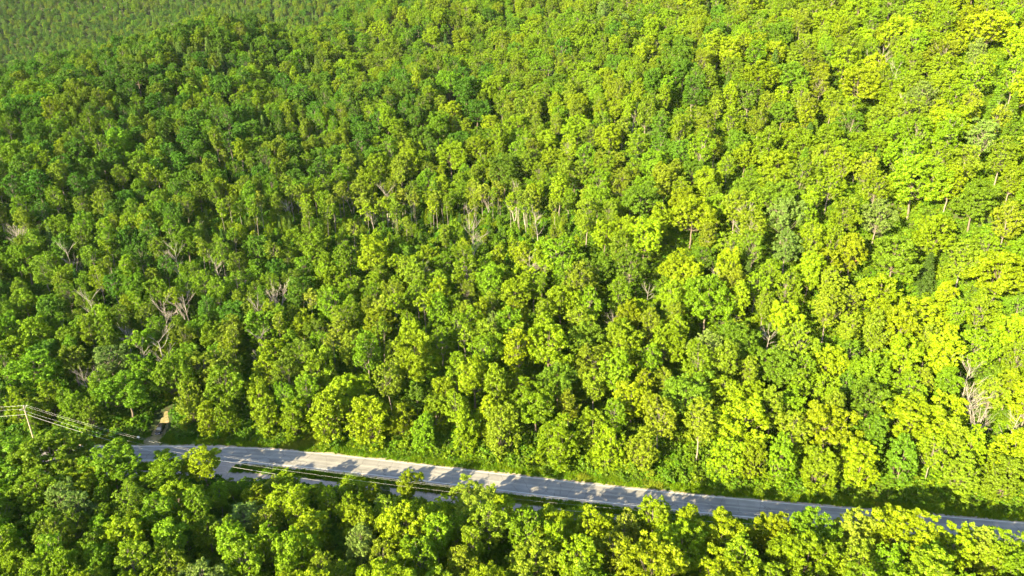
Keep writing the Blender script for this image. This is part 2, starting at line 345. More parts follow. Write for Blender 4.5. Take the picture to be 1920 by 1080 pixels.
def dead(seed, H, spread, conifer=False, nb=14, multi=1):
    rg = np.random.default_rng(seed); trunk = Tubes(); limbs = []
    for q in range(multi):
        ox, oy = (rg.normal(size=2) * 0.5 if multi > 1 else (0, 0)); lx, ly = rg.normal(size=2) * (0.05 + 0.08 * (multi > 1)) * H
        tt = np.linspace(0, 1, 9); hq = H * (1 if q == 0 else 0.7 + 0.25 * rg.random())
        P = np.c_[ox + lx * tt ** 1.4 + rg.normal(size=9) * 0.06, oy + ly * tt ** 1.4 + rg.normal(size=9) * 0.06, -0.5 + (hq + 0.5) * tt]
        trunk.add(P, 0.155 * (1.1 - tt) + 0.03, 6)
        for j in range(nb if q == 0 else nb // 2):
            s = 0.30 + 0.68 * (j + rg.random()) / nb if conifer else 0.40 + 0.58 * rg.random()
            a = np.array([np.interp(s, tt, P[:, i]) for i in range(3)]); th = rg.random() * 6.28
            L = spread * ((1.15 - s) * 1.1 + 0.15 if conifer else (0.55 + 0.6 * rg.random()))
            rise = -0.05 + 0.15 * rg.random() if conifer else 0.55 + 0.9 * rg.random()
            b = a + np.array([L * math.cos(th), L * math.sin(th), L * rise])
            tb = Tubes(); Q = limb(rg, a, b, 0.08 if conifer else 0.06); r0 = max(0.04, 0.09 * (1.15 - s)) if not conifer else 0.055
            tb.add(Q, np.linspace(r0, 0.028, len(Q)), 4)
            for m in range(6 if not conifer else 1):
                f = 0.4 + 0.5 * rg.random(); a2 = np.array([np.interp(f, np.linspace(0, 1, len(Q)), Q[:, i]) for i in range(3)])
                b2 = a2 + (b - a) * 0.45 + rg.normal(size=3) * L * 0.22 + np.array([0, 0, 0.2 * L]) * (not conifer)
                tb.add(limb(rg, a2, b2, 0.0, 4), np.linspace(r0 * 0.5, 0.018, 4), 3)
            limbs.append(tb)
    return trunk, limbs

# ------------------------------------------------------------------ tree patterns (crown + trunk meshes, shared by every copy)
PROTO = {}
def reg(kind, key, H, Rc, data, bark):
    V, F, tint, tb = data
    tv, tf = tb.arrays()
    H = float(V[:, 2].max()); Rc = float(np.percentile(np.hypot(V[:, 0], V[:, 1]), 97))
    PROTO[key] = dict(kind=kind, H=H, R=Rc, bark=bark,
        crown=mesh('crown_' + key, V, F, [M_LEAF], tint), trunk=tb.mesh('trunk_' + key, bark),
        both=mesh('tree_' + key, np.concatenate([V, tv]), np.concatenate([F, tf + len(V)]), [M_LEAF, bark], np.concatenate([tint, np.full(len(tf), .5)]), np.concatenate([np.zeros(len(F)), np.ones(len(tf))])))
for i in range(6):
    reg('maple_tree', f'maple{i}', 17, 5.2, broadleaf(10 + i, 16 + 0.6 * (i % 3), 7.2 + 0.6 * (i % 3), 4.9 + 0.35 * (i % 3), dome if i % 2 else oval, 62, 1.25, 300, 0.225, M_BARK, 0.27), M_BARK)
for i in range(3):
    reg('maple_tree', f'maple_low{i}', 14, 4.2, broadleaf(30 + i, 14 + i, 0.8, 4.2, oval if i else column, 70, 1.1, 230, 0.225, M_BARK, 0.22), M_BARK)
for i in range(3):
    reg('birch_tree', f'birch{i}', 17, 3.7, broadleaf(40 + i, 16.5, 7.5, 3.8, oval, 70, 0.8, 125, 0.205, M_BIRCH, 0.17, openness=0.12), M_BIRCH)
for i in range(3):
    reg('aspen_tree', f'aspen{i}', 18, 2.9, broadleaf(60 + i, 17.0, 7.5, 3.0, column, 66, 0.82, 140, 0.225, M_BIRCH, 0.18), M_BIRCH)
for i in range(3):
    reg('bare_stemmed_tree', f'tuft{i}', 18, 2.5, broadleaf(80 + i, 17.5, 11.5, 2.4, umbrella, 16, 0.95, 130, 0.25, M_STEM, 0.11, openness=0.1), M_BIRCH)
for i in range(2):
    reg('spruce_tree', f'spruce{i}', 14, 2.4, spruce(90 + i, 14.5, 2.4 + 0.3 * i), M_BARK)
for i in range(4):
    reg('sapling', f'young{i}', 7.5, 2.0, broadleaf(100 + i, 7.5, 1.0, 2.0, oval if i % 2 else column, 20, 0.8, 95, 0.27, M_BIRCH, 0.08), M_BIRCH)
for i in range(3):
    reg('bush', f'bush{i}', 2.4, 1.7, broadleaf(120 + i, 2.4, 0.15, 1.7, dome, 13, 0.75, 85, 0.22, M_BARK, 0.05), M_BARK)
DEAD = []
for i in range(7):
    tr, lb = dead(140 + i, 13 + (i % 3), 2.2 + 0.5 * (i % 2), nb=11 + i % 3, multi=[1, 3, 1, 2, 1, 4, 1][i])
    DEAD.append((tr.mesh('dead_trunk', M_DEAD), [b.mesh('dead_branch', M_DEAD) for b in lb], 13 + (i % 3)))
_tr, _lb = dead(160, 17, 2.6, conifer=True, nb=34)
DEAD.append((_tr.mesh('dead_trunk', M_DEAD), [b.mesh('dead_branch', M_DEAD) for b in _lb], 17))

TONES = {  # base leaf colours, before the light gradient is blended in
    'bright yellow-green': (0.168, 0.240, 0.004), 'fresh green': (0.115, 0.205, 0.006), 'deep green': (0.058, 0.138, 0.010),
    'olive': (0.130, 0.185, 0.010), 'grey-green': (0.120, 0.190, 0.042), 'straw-tinged': (0.178, 0.222, 0.018), 'dark green': (0.036, 0.090, 0.018),
    'vivid green': (0.062, 0.165, 0.009)}

# ------------------------------------------------------------------ ground, road and tracks
def axis(segs):
    out = []
    for a, b, s in segs: out += list(np.arange(a, b, s))
    return np.array(out + [segs[-1][1]])
gx = axis([(-2600, -600, 100), (-600, -340, 20), (-340, 340, 4), (340, 600, 20), (600, 2600, 100)])
gy = axis([(-600, 0, 60), (0, 90, 6), (90, 200, 2), (200, 520, 5), (520, 1600, 20), (1600, 3600, 200)])
XX, YY = np.meshgrid(gx, gy)
V = np.c_[XX.ravel(), YY.ravel(), ground(XX, YY).ravel()]
V_GROUND = V
nx = len(gx); i = np.arange(len(gy) - 1)[:, None] * nx; j = np.arange(nx - 1)[None]
F = np.stack([i + j, i + j + 1, i + nx + j + 1, i + nx + j], -1).reshape(-1, 4)
tag(link('ground', mesh('ground', V, F, [M_GROUND], smooth=True)), kind='structure')

def strip(name, o1, o2, z, m, x0=-320, x1=320, step=2.0, wob=0.0, parent=None, zf=None):
    xs = np.arange(x0, x1 + 0.01, step); yc = road_y(xs); t = np.gradient(yc, xs); L = np.sqrt(1 + t * t)
    nx_, ny_ = -t / L, 1 / L
    a = o1 + wob * (vnoise(xs, xs * 0 + o1 * 7, 5) - 0.5) * 2; b = o2 + wob * (vnoise(xs, xs * 0 + o2 * 9 + 50, 5) - 0.5) * 2
    za = np.full(len(xs), z); a = a + 0 * xs; b = b + 0 * xs
    V = np.concatenate([np.c_[xs + nx_ * a, yc + ny_ * a, za], np.c_[xs + nx_ * b, yc + ny_ * b, za]])
    n = len(xs); q = np.arange(n - 1); F = np.c_[q, q + 1, n + q + 1, n + q]
    me = mesh(name, V, F, [m]); uvl = me.uv_layers.new(name='UVMap')
    al = np.concatenate([[0], np.cumsum(np.hypot(np.diff(xs), np.diff(yc)))]); uvv = np.concatenate([np.c_[al, a], np.c_[al, b]])
    uvl.data.foreach_set('uv', uvv[F.ravel()].astype(np.float32).ravel())
    return link(name, me, parent)
tag(strip('road_shoulder', -ROAD_HALF - 1.5, ROAD_HALF + 0.9, 0.03, M_GRAVEL, wob=0.55, step=0.8), kind='structure')
tag(strip('grass_verge', ROAD_HALF + 0.7, 8.3, 0.015, M_VERGE, wob=0.4, step=0.8), kind='structure'); tag(strip('grass_verge', -15.5, -ROAD_HALF - 1.0, 0.018, M_VERGE, wob=0.4, step=0.8), kind='structure')
road = tag(strip('road', -ROAD_HALF - 0.25, ROAD_HALF + 0.25, 0.07, M_ASPHALT, wob=0.06), kind='structure')
strip('edge_line', -ROAD_HALF - 0.07, -ROAD_HALF + 0.08, 0.076, M_PAINT, parent=road)
strip('edge_line', ROAD_HALF - 0.08, ROAD_HALF + 0.07, 0.076, M_PAINT, parent=road)
strip('centre_line', -0.06, 0.06, 0.076, M_PAINTC, parent=road)
lane = tag(strip('gravel_lane', -11.6, -7.4, 0.05, M_GRAVEL, x0=-130, x1=30, wob=0.7), kind='structure')
tag(strip('gravel_apron', -7.6, -4.4, 0.04, M_GRAVEL, x0=-86, x1=-74, wob=0.5), kind='structure')

def path(name, pts, w, m, lift=0.06):
    P = np.array(pts, float); s = np.linspace(0, len(P) - 1, 8 * len(P)); q = np.arange(len(P))
    x = np.interp(s, q, P[:, 0]); y = np.interp(s, q, P[:, 1]); ww = np.interp(s, q, w)
    kk = np.ones(5) / 5
    for arr in (x, y): arr[2:-2] = np.convolve(arr, kk, 'valid')
    tx, ty = np.gradient(x), np.gradient(y); L = np.hypot(tx, ty); nx_, ny_ = -ty / L, tx / L
    rows = []
    for f in (-1, -0.5, 0, 0.5, 1):
        wob = 1 + 0.35 * (vnoise(x * 3 + f * 31, y * 3, 4) - 0.5)
        X = x + nx_ * ww * f * wob; Y = y + ny_ * ww * f * wob; rows.append(np.c_[X, Y, ground(X, Y) + lift - 0.03 * abs(f)])
    V = np.concatenate(rows); n = len(x); Fs = []
    for r in range(4):
        a = np.arange(n - 1) + r * n; Fs.append(np.c_[a, a + 1, a + n + 1, a + n])
    return tag(link(name, mesh(name, V, np.concatenate(Fs), [m])), kind='structure')
drive_px = [(283, 836), (288, 828), (296, 815), (302, 806), (309, 790), (312, 772)]
drive = [at(*p) for p in drive_px]
path('driveway', drive, [3.6, 2.4, 1.9, 1.7, 1.2, 0.4], M_DIRT)
track = [at(*p) for p in [(556, 843), (572, 835), (592, 822), (606, 808), (622, 795)]]
path('grass_track', track, [5.5, 3.4, 2.2, 1.8, 1.6], M_MOWN)
bank = [at(*p) for p in [(-60, 778), (0, 772), (40, 768), (78, 765)]]
path('dry_grass_bank', bank, [3.0, 3.4, 3.0, 1.5], M_STRAW, 0.10)
path('red_soil_patch', [at(1594, 503), at(1604, 499), at(1618, 494)], [2.0, 2.6, 1.6], M_REDSOIL, 0.12)

def dist_poly(x, y, P):
    P = np.array(P, float); d = np.full(np.shape(x), 1e9)
    for a, b in zip(P[:-1], P[1:]):
        ab = b - a; t = np.clip(((x - a[0]) * ab[0] + (y - a[1]) * ab[1]) / (ab @ ab), 0, 1)
        d = np.minimum(d, np.hypot(x - a[0] - t * ab[0], y - a[1] - t * ab[1]))
    return d

# ------------------------------------------------------------------ where the trees stand
TREES = []   # dict(key, x, y, z, s(xy scale), sz, rz, tone, hero)
def put(key, x, y, sxy, sz, tone, hero=False, rz=None, z=None):
    TREES.append(dict(key=key, x=float(x), y=float(y), z=float(ground(x, y)) if z is None else z, s=float(sxy), sz=float(sz), rz=float(rng.random() * 6.283) if rz is None else rz, tone=tone, hero=hero))
def lit_leaf_colour(t):
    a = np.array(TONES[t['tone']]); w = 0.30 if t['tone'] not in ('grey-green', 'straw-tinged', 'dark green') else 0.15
    px, py, _ = project(t['x'], t['y'], t['z']); q = float(sstep(250, 1450, px + 1.1 * (py - 560)))   # light painted into the leaves: shaded upper left to sunlit lower right
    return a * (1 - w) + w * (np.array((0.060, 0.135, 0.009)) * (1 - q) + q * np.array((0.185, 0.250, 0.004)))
def variant(kind):
    ks = [k for k in PROTO if PROTO[k]['kind'] == kind and 'low' not in k]; return ks[int(rng.integers(len(ks)))]

# trees in front of the road, by the pixel of their tops: (px, py, height, crown width px, kind, tone)
NEAR = [(375, 841, 12.5, 62, 'aspen_tree', 'bright yellow-green'), (303, 862, 11, 95, 'maple_tree', 'bright yellow-green'), (200, 836, 15, 96, 'maple_tree', 'fresh green'), (78, 813, 17, 108, 'maple_tree', 'fresh green'),
        (158, 868, 12, 80, 'maple_tree', 'bright yellow-green'), (765, 884, 9.5, 58, 'maple_tree', 'bright yellow-green'), (505, 902, 7, 56, 'maple_tree', 'straw-tinged'), (536, 884, 8, 42, 'aspen_tree', 'bright yellow-green'),
        (655, 898, 8, 50, 'aspen_tree', 'bright yellow-green'), (698, 905, 7, 40, 'maple_tree', 'bright yellow-green'), (722, 903, 5.5, 22, 'spruce_tree', 'grey-green'), (605, 912, 8, 50, 'maple_tree', 'bright yellow-green'), (890, 912, 12, 110, 'maple_tree', 'straw-tinged'),
        (942, 936, 11, 80, 'maple_tree', 'bright yellow-green'), (1045, 950, 12, 90, 'maple_tree', 'bright yellow-green'), (1113, 947, 13, 75, 'maple_tree', 'bright yellow-green'), (1176, 954, 12, 60, 'birch_tree', 'straw-tinged'),
        (1230, 928, 14, 62, 'aspen_tree', 'bright yellow-green'), (1293, 942, 13, 58, 'aspen_tree', 'bright yellow-green'), (1362, 962, 14, 105, 'maple_tree', 'bright yellow-green'), (1453, 954, 14, 74, 'maple_tree', 'bright yellow-green'),
        (1524, 955, 15, 92, 'maple_tree', 'fresh green'), (1612, 950, 15, 84, 'maple_tree', 'straw-tinged'), (1697, 945, 17, 104, 'maple_tree', 'bright yellow-green'), (1795, 977, 15, 80, 'maple_tree', 'bright yellow-green'),
        (1838, 981, 14, 58, 'maple_tree', 'straw-tinged'), (1892, 987, 14, 70, 'birch_tree', 'fresh green'), (12, 832, 15, 110, 'maple_tree', 'fresh green'), (-40, 828, 15, 100, 'maple_tree', 'fresh green'), (128, 852, 12, 56, 'maple_tree', 'olive'), (60, 880, 14, 90, 'maple_tree', 'fresh green'), (235, 905, 13, 70, 'birch_tree', 'olive'), (452, 945, 9, 80, 'birch_tree', 'grey-green')]
for px, py, H, wpx, kind, tone in NEAR:
    if px > 1000: py += 7
    p = on_plane(px, py, H); d = np.linalg.norm(p - np.array([0, 0, CZ])); key = variant(kind); pr = PROTO[key]
    wm = wpx * d / FPX
    put(key, p[0], p[1], wm / (2 * pr['R']), H / pr['H'], tone, True)
# trees on the hillside that the photograph singles out, by the pixel of their tops
FARH = [(203, 648, 15, 70, 'birch_tree', 'grey-green'), (1765, 402, 19, 72, 'maple_tree', 'bright yellow-green'), (1890, 470, 20, 92, 'maple_tree', 'bright yellow-green'), (1605, 438, 18, 60, 'maple_tree', 'bright yellow-green'),
        (1328, 622, 17, 66, 'birch_tree', 'grey-green'), (1250, 612, 18, 66, 'maple_tree', 'bright yellow-green'), (1300, 490, 18, 66, 'maple_tree', 'bright yellow-green'), (1372, 462, 19, 56, 'maple_tree', 'bright yellow-green'),
        (1525, 470, 19, 62, 'maple_tree', 'bright yellow-green'), (1480, 430, 17, 60, 'birch_tree', 'grey-green'), (1660, 515, 17, 84, 'maple_tree', 'bright yellow-green'), (1740, 560, 17, 90, 'maple_tree', 'bright yellow-green'),
        (1110, 650, 17, 80, 'birch_tree', 'olive'), (770, 598, 16, 56, 'maple_tree', 'bright yellow-green'), (1180, 560, 18, 50, 'maple_tree', 'bright yellow-green'), (1900, 590, 16, 62, 'maple_tree', 'bright yellow-green'),
        (375, 660, 17, 90, 'birch_tree', 'olive'), (320, 665, 19, 75, 'maple_tree', 'fresh green'), (230, 700, 16, 95, 'maple_tree', 'fresh green'), (415, 685, 18, 80, 'birch_tree', 'fresh green'), (560, 640, 17, 80, 'birch_tree', 'olive'),
        (1560, 760, 18, 100, 'maple_tree', 'bright yellow-green'), (1720, 750, 18, 110, 'maple_tree', 'bright yellow-green'), (1400, 745, 18, 110, 'maple_tree', 'bright yellow-green'), (1240, 745, 18, 80, 'birch_tree', 'olive'), (60, 660, 17, 90, 'maple_tree', 'fresh green')]
for px, py, H, wpx, kind, tone in FARH:
    x, y = at(px, py, H); d = math.hypot(x, y, float(ground(x, y)) + H - CZ); key = variant(kind); pr = PROTO[key]
    put(key, x, y, wpx * d / FPX / (2 * pr['R']), H / pr['H'], tone, True)
# tall bare stems along the back of the young growth
BARE = [(412, 372), (428, 366), (447, 374), (470, 362), (560, 345), (575, 352), (588, 348), (598, 356), (640, 352), (700, 362), (715, 372), (724, 368), (752, 356), (805, 350), (818, 356), (905, 345), (925, 352), (938, 348), (958, 358), (972, 352), (990, 356), (1005, 366), (1040, 372), (610, 378), (838, 362)]
for q_ in range(30): BARE.append((395 + 660 * rng.random(), 338 + 45 * rng.random()))
for q_ in range(34): BARE.append((150 + 900 * rng.random(), 400 + 240 * rng.random()))
for px, py in BARE:
    H = 15 + 4 * rng.random(); x, y = at(px, py, H); key = variant('bare_stemmed_tree'); put(key, x, y, 0.8 + 0.4 * rng.random(), H / PROTO[key]['H'], ['fresh green', 'olive', 'straw-tinged', 'bright yellow-green'][int(rng.integers(4))], True)
DEADS = [(645, 78, 0), (218, 34, 2), (362, 420, 0), (330, 465, 1), (125, 470, 3), (20, 425, 5), (660, 358, 5), (722, 362, 3), (742, 365, 0), (808, 352, 2), (770, 372, 4), (918, 360, 1), (885, 424, 1), (965, 358, 3), (985, 364, 0), (652, 470, 2),
         (515, 540, 5), (808, 500, 5), (165, 560, 3), (305, 565, 1), (345, 555, 1), (488, 635, 3), (410, 490, 2), (455, 510, 0), (495, 560, 5), (1350, 515, 1), (1823, 715, 1), (1852, 750, 5), (1900, 775, 2), (1675, 130, 3), (1060, 265, 1),
         (1187, 215, 2), (1215, 545, 4), (1148, 590, 2), (540, 375, 0), (308, 640, 3), (270, 655, 2), (1440, 630, 4), (872, 480, 0), (1700, 190, 4), (1655, 90, 1), (640, 460, 4), (1885, 195, 0), (1635, 105, 2), (160, 690, 5),
         (1820, 690, 4), (990, 480, 1), (745, 300, 2), (900, 295, 1), (1395, 395, 4), (235, 615, 0), (700, 395, 0), (880, 398, 3), (1010, 400, 2), (575, 372, 1)]
DEADS = [(px, py, v, 11 + 4 * rng.random()) for px, py, v in DEADS] + [(313, 2, 7, 19)]
DEADPOS = []
for px, py, v, H in DEADS:
    x, y = at(px, py, H) if v != 7 else at(323, 64, 12)
    DEADPOS.append((x, y, v, H))

# lit stretch of the road: no tall tree between it and the sun
LIT = on_plane(447, 893)[:2]; sdir = np.array([-math.sin(SUN_AZ), -math.cos(SUN_AZ)])
def sun_cap(x, y):
    q = np.array([x, y]) - LIT; al = q @ sdir; la = abs(q[0] * sdir[1] - q[1] * sdir[0])
    return max(1.0, al * math.tan(SUN_EL) - 1.0) if la < 6.5 and al > -2 else 99.0

cell = {}
def ok(x, y, r):
    ci, cj = int(x // 8), int(y // 8)
    for a in range(ci - 2, ci + 3):
        for b in range(cj - 2, cj + 3):
            for (qx, qy, qr) in cell.get((a, b), ()):
                if (qx - x) ** 2 + (qy - y) ** 2 < (0.5 * (r + qr)) ** 2: return False
    return True
def occupy(x, y, r): cell.setdefault((int(x // 8), int(y // 8)), []).append((x, y, r))
for t in TREES: occupy(t['x'], t['y'], PROTO[t['key']]['R'] * t['s'] * (1.15 if PROTO[t['key']]['kind'] != 'bare_stemmed_tree' else 0.8))
for x, y, v, H in DEADPOS: occupy(x, y, 4.0)

CAR = at(302, 808)
def scatter(n, ylo, yhi, xf, near):
    X = (rng.random(n) * 2 - 1); Yv = ylo + (yhi - ylo) * rng.random(n) ** (0.8 if not near else 1.0); X = X * xf(Yv)
    if ylo > 700: X = -0.38 * Yv + 0.44 * Yv * (2 * rng.random(n) - 1)
    G = ground(X, Yv); D = Yv - road_y(X)
    n1 = vnoise(X + 40, Yv + 900, 38); n2 = vnoise(X + 700, Yv + 10, 22); n3 = vnoise(X, Yv + 444, 60)
    dd = dist_poly(X, Yv, drive); dt = dist_poly(X, Yv, track); db = dist_poly(X, Yv, bank); dc = np.hypot(X - CAR[0], Yv - CAR[1])
    pxg, pyg, _ = project(X, Yv, G)
    for i in range(n):
        x, y, d = X[i], Yv[i], D[i]
        if not near and d < 0: continue
        if near and d > 0: continue
        if -ROAD_HALF - 5.2 < d < ROAD_HALF + 5.6: continue
        if -13.5 < d < -7 and -125 < x < 30: continue
        if dd[i] < 3.2 or dt[i] < 4.5 or db[i] < 4.5 or dc[i] < 5: continue
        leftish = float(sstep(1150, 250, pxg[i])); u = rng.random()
        young = 360 < pxg[i] < 1090 and 424 + 30 * (n2[i] - .5) < pyg[i] < 520 + 40 * (n1[i] - .5)
        size = (0.78 + 0.52 * rng.random()) * (1.04 - 0.28 * leftish) * (0.9 + 0.25 * n3[i])
        if young:
            kind = 'sapling' if u < 0.72 else ('aspen_tree' if u < 0.94 else 'spruce_tree'); size = 0.75 + 0.5 * rng.random()
            if kind != 'sapling': size *= 0.6
            if pyg[i] < 475: size *= 0.62
        elif not near and 250 < pxg[i] < 620 and pyg[i] < 190 and u < 0.22: kind = 'spruce_tree'
        elif u < 0.30 + 0.5 * (n2[i] - 0.35): kind = 'birch_tree'
        elif u < 0.46 + 0.5 * (n2[i] - 0.4): kind = 'aspen_tree'
        elif u > 0.99 and not near and d > 60: kind = 'spruce_tree'
        else: kind = 'maple_tree'
        key = variant(kind)
        if not near and d < 24 and kind != 'spruce_tree' and (d < 13 or rng.random() < 0.5): kind = 'maple_tree'; key = f'maple_low{int(rng.integers(3))}'
        pr = PROTO[key]
        szz = (size ** 0.65) * (0.88 + 0.22 * rng.random())
        H = pr['H'] * szz
        if near:
            if H > 17: szz *= 0.86; H = pr['H'] * szz
            px, py, _ = project(x, y, G[i] + H); rb = np.interp(px, [q[0] for q in NEAR_PX], [q[1] for q in NEAR_PX])
            mg = 34 if px < 850 else 20
            if d < 0 and py < rb + mg + 14 * rng.random():
                # shrink so that it does not hide the road
                H2 = H
                while H2 > 4 and project(x, y, G[i] + H2)[1] < rb + mg + 2: H2 -= 0.7
                if H2 <= 4: continue
                f = H2 / H; szz *= f; size *= max(f, 0.55); H = H2
            cap = sun_cap(x, y)
            if H > cap:
                if cap < 3: continue
                f = cap / H; szz *= f; size *= max(f, 0.6); H = cap
        r = pr['R'] * size * (1.50 if kind in ('maple_tree', 'birch_tree') else 1.35)
        if not ok(x, y, r): continue
        occupy(x, y, r)
        v = rng.random() + 0.5 * (n3[i] - 0.5) - 0.55 * leftish * float(sstep(760, 300, pyg[i])) - 0.08 * float(sstep(560, 200, pyg[i])) + (0.15 if near else 0)  # shade of the upper left slope put into the tone pick, mainly deeper greens
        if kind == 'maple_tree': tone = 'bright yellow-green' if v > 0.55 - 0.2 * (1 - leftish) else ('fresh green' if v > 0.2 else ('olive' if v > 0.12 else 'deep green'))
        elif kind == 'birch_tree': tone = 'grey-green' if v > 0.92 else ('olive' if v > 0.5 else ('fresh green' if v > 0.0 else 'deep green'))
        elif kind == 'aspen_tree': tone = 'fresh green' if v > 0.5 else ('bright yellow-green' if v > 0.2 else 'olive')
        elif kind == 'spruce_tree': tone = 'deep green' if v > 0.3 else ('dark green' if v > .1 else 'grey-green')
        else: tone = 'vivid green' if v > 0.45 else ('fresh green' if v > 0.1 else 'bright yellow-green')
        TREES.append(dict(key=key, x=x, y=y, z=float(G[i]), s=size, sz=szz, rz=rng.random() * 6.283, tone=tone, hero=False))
scatter(9000, 40, 142, lambda y: 0.86 * y + 45, True)
scatter(9000, 112, 172, lambda y: 0.80 * y + 30, False)
scatter(74000, 112, 680, lambda y: 0.80 * y + 30, False)
scatter(34000, 820, 1400, lambda y: 0.80 * y + 20, False)

# ------------------------------------------------------------------ single trees and the forest that continues behind them
for t in TREES:
    H = PROTO[t['key']]['H'] * t['sz']; t['H'] = H; t['kind'] = PROTO[t['key']]['kind']
    t['px'], t['py'], t['f'] = [float(v) for v in project(t['x'], t['y'], t['z'] + H * 0.8)]
    t['tx'], t['ty'], _ = [float(v) for v in project(t['x'], t['y'], t['z'] + H)]
    t['app'] = PROTO[t['key']]['R'] * t['s'] * FPX / t['f']
    t['in'] = 5 < t['px'] < 1915 and 6 < t['py'] < 1074 and t['f'] > 30
LIMIT = {'maple_tree': 290, 'birch_tree': 180, 'aspen_tree': 140, 'spruce_tree': 60, 'sapling': 110, 'bare_stemmed_tree': 95}
single, mass = [], []
for kind in LIMIT:
    L = sorted([t for t in TREES if t['kind'] == kind and t['in']], key=lambda t: (-t['hero'], -t['app']))
    single += L[:LIMIT[kind]]; mass += L[LIMIT[kind]:]
mass += [t for t in TREES if not t['in']]
# never keep a tree so close under the lens that it stands outside what the photograph shows
NOUN = {'maple_tree': 'maple', 'birch_tree': 'birch', 'aspen_tree': 'aspen', 'spruce_tree': 'spruce', 'sapling': 'sapling', 'bare_stemmed_tree': 'bare-stemmed tree', 'dead_tree': 'dead tree'}
ORD = ['first', 'second', 'third', 'fourth', 'fifth', 'sixth', 'seventh', 'eighth', 'ninth', 'tenth', 'eleventh', 'twelfth', 'thirteenth', 'fourteenth', 'fifteenth', 'sixteenth', 'seventeenth', 'eighteenth', 'nineteenth']
TENS = ['', '', 'twentieth', 'thirtieth', 'fortieth', 'fiftieth', 'sixtieth', 'seventieth', 'eightieth', 'ninetieth']
TENW = ['', '', 'twenty', 'thirty', 'forty', 'fifty', 'sixty', 'seventy', 'eighty', 'ninety']
def ordinal(n):
    if n < 20: return ORD[n - 1]
    return TENS[n // 10] if n % 10 == 0 else TENW[n // 10] + '-' + ORD[n % 10 - 1]
def place(t):
    d = t['y'] - float(road_y(t['x']))
    if d < 0:
        e = -d
        return 'in the row on the near verge' if e < 20 else ('in the rows below the road' if e < 38 else 'along the bottom edge')
    if d < 22: return 'in the front row behind the road'
    k = int((d - 22) // 22) + 2
    return f'in the {ordinal(k)} row up the hillside'
def size_word(t):
    k = t['kind']; q = PROTO[t['key']]['R'] * t['s'] / max(t['H'], 1)
    if k in ('maple_tree', 'birch_tree'): return 'broad' if q > 0.315 else ('slim' if q < 0.24 else 'round')
    if k == 'spruce_tree': return 'pointed'
    if k == 'sapling': return 'low leafy'
    return 'slender'
def lab(items):
    groups = {}
    for t in items: groups.setdefault((t['kind'], place(t)), []).append(t)
    for (k, pl), L in groups.items():
        L.sort(key=lambda t: t['tx'])
        for n, t in enumerate(L, 1):
            who = 'the only one' if len(L) == 1 else ('leftmost' if n == 1 else ('rightmost' if n == len(L) else ordinal(n) + ' from left'))
            t['label'] = f"{size_word(t)} {t['tone']} {NOUN[k]}, {who} {pl}"
lab(single)
GROUP = {'maple_tree': 'maples on the hillside and by the road', 'birch_tree': 'birches on the hillside and by the road', 'aspen_tree': 'aspens on the hillside and by the road', 'spruce_tree': 'spruces among the broadleaf trees', 'sapling': 'young trees in the clearing on the slope', 'bare_stemmed_tree': 'tall bare-stemmed trees behind the clearing'}
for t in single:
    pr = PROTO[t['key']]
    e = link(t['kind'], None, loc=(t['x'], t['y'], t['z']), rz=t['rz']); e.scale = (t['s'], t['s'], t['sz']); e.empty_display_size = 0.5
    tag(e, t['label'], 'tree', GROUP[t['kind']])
    link('trunk', pr['trunk'], e); c = link('crown', pr['crown'], e); c['tone'] = [*map(float, lit_leaf_colour(t)), 1.0]

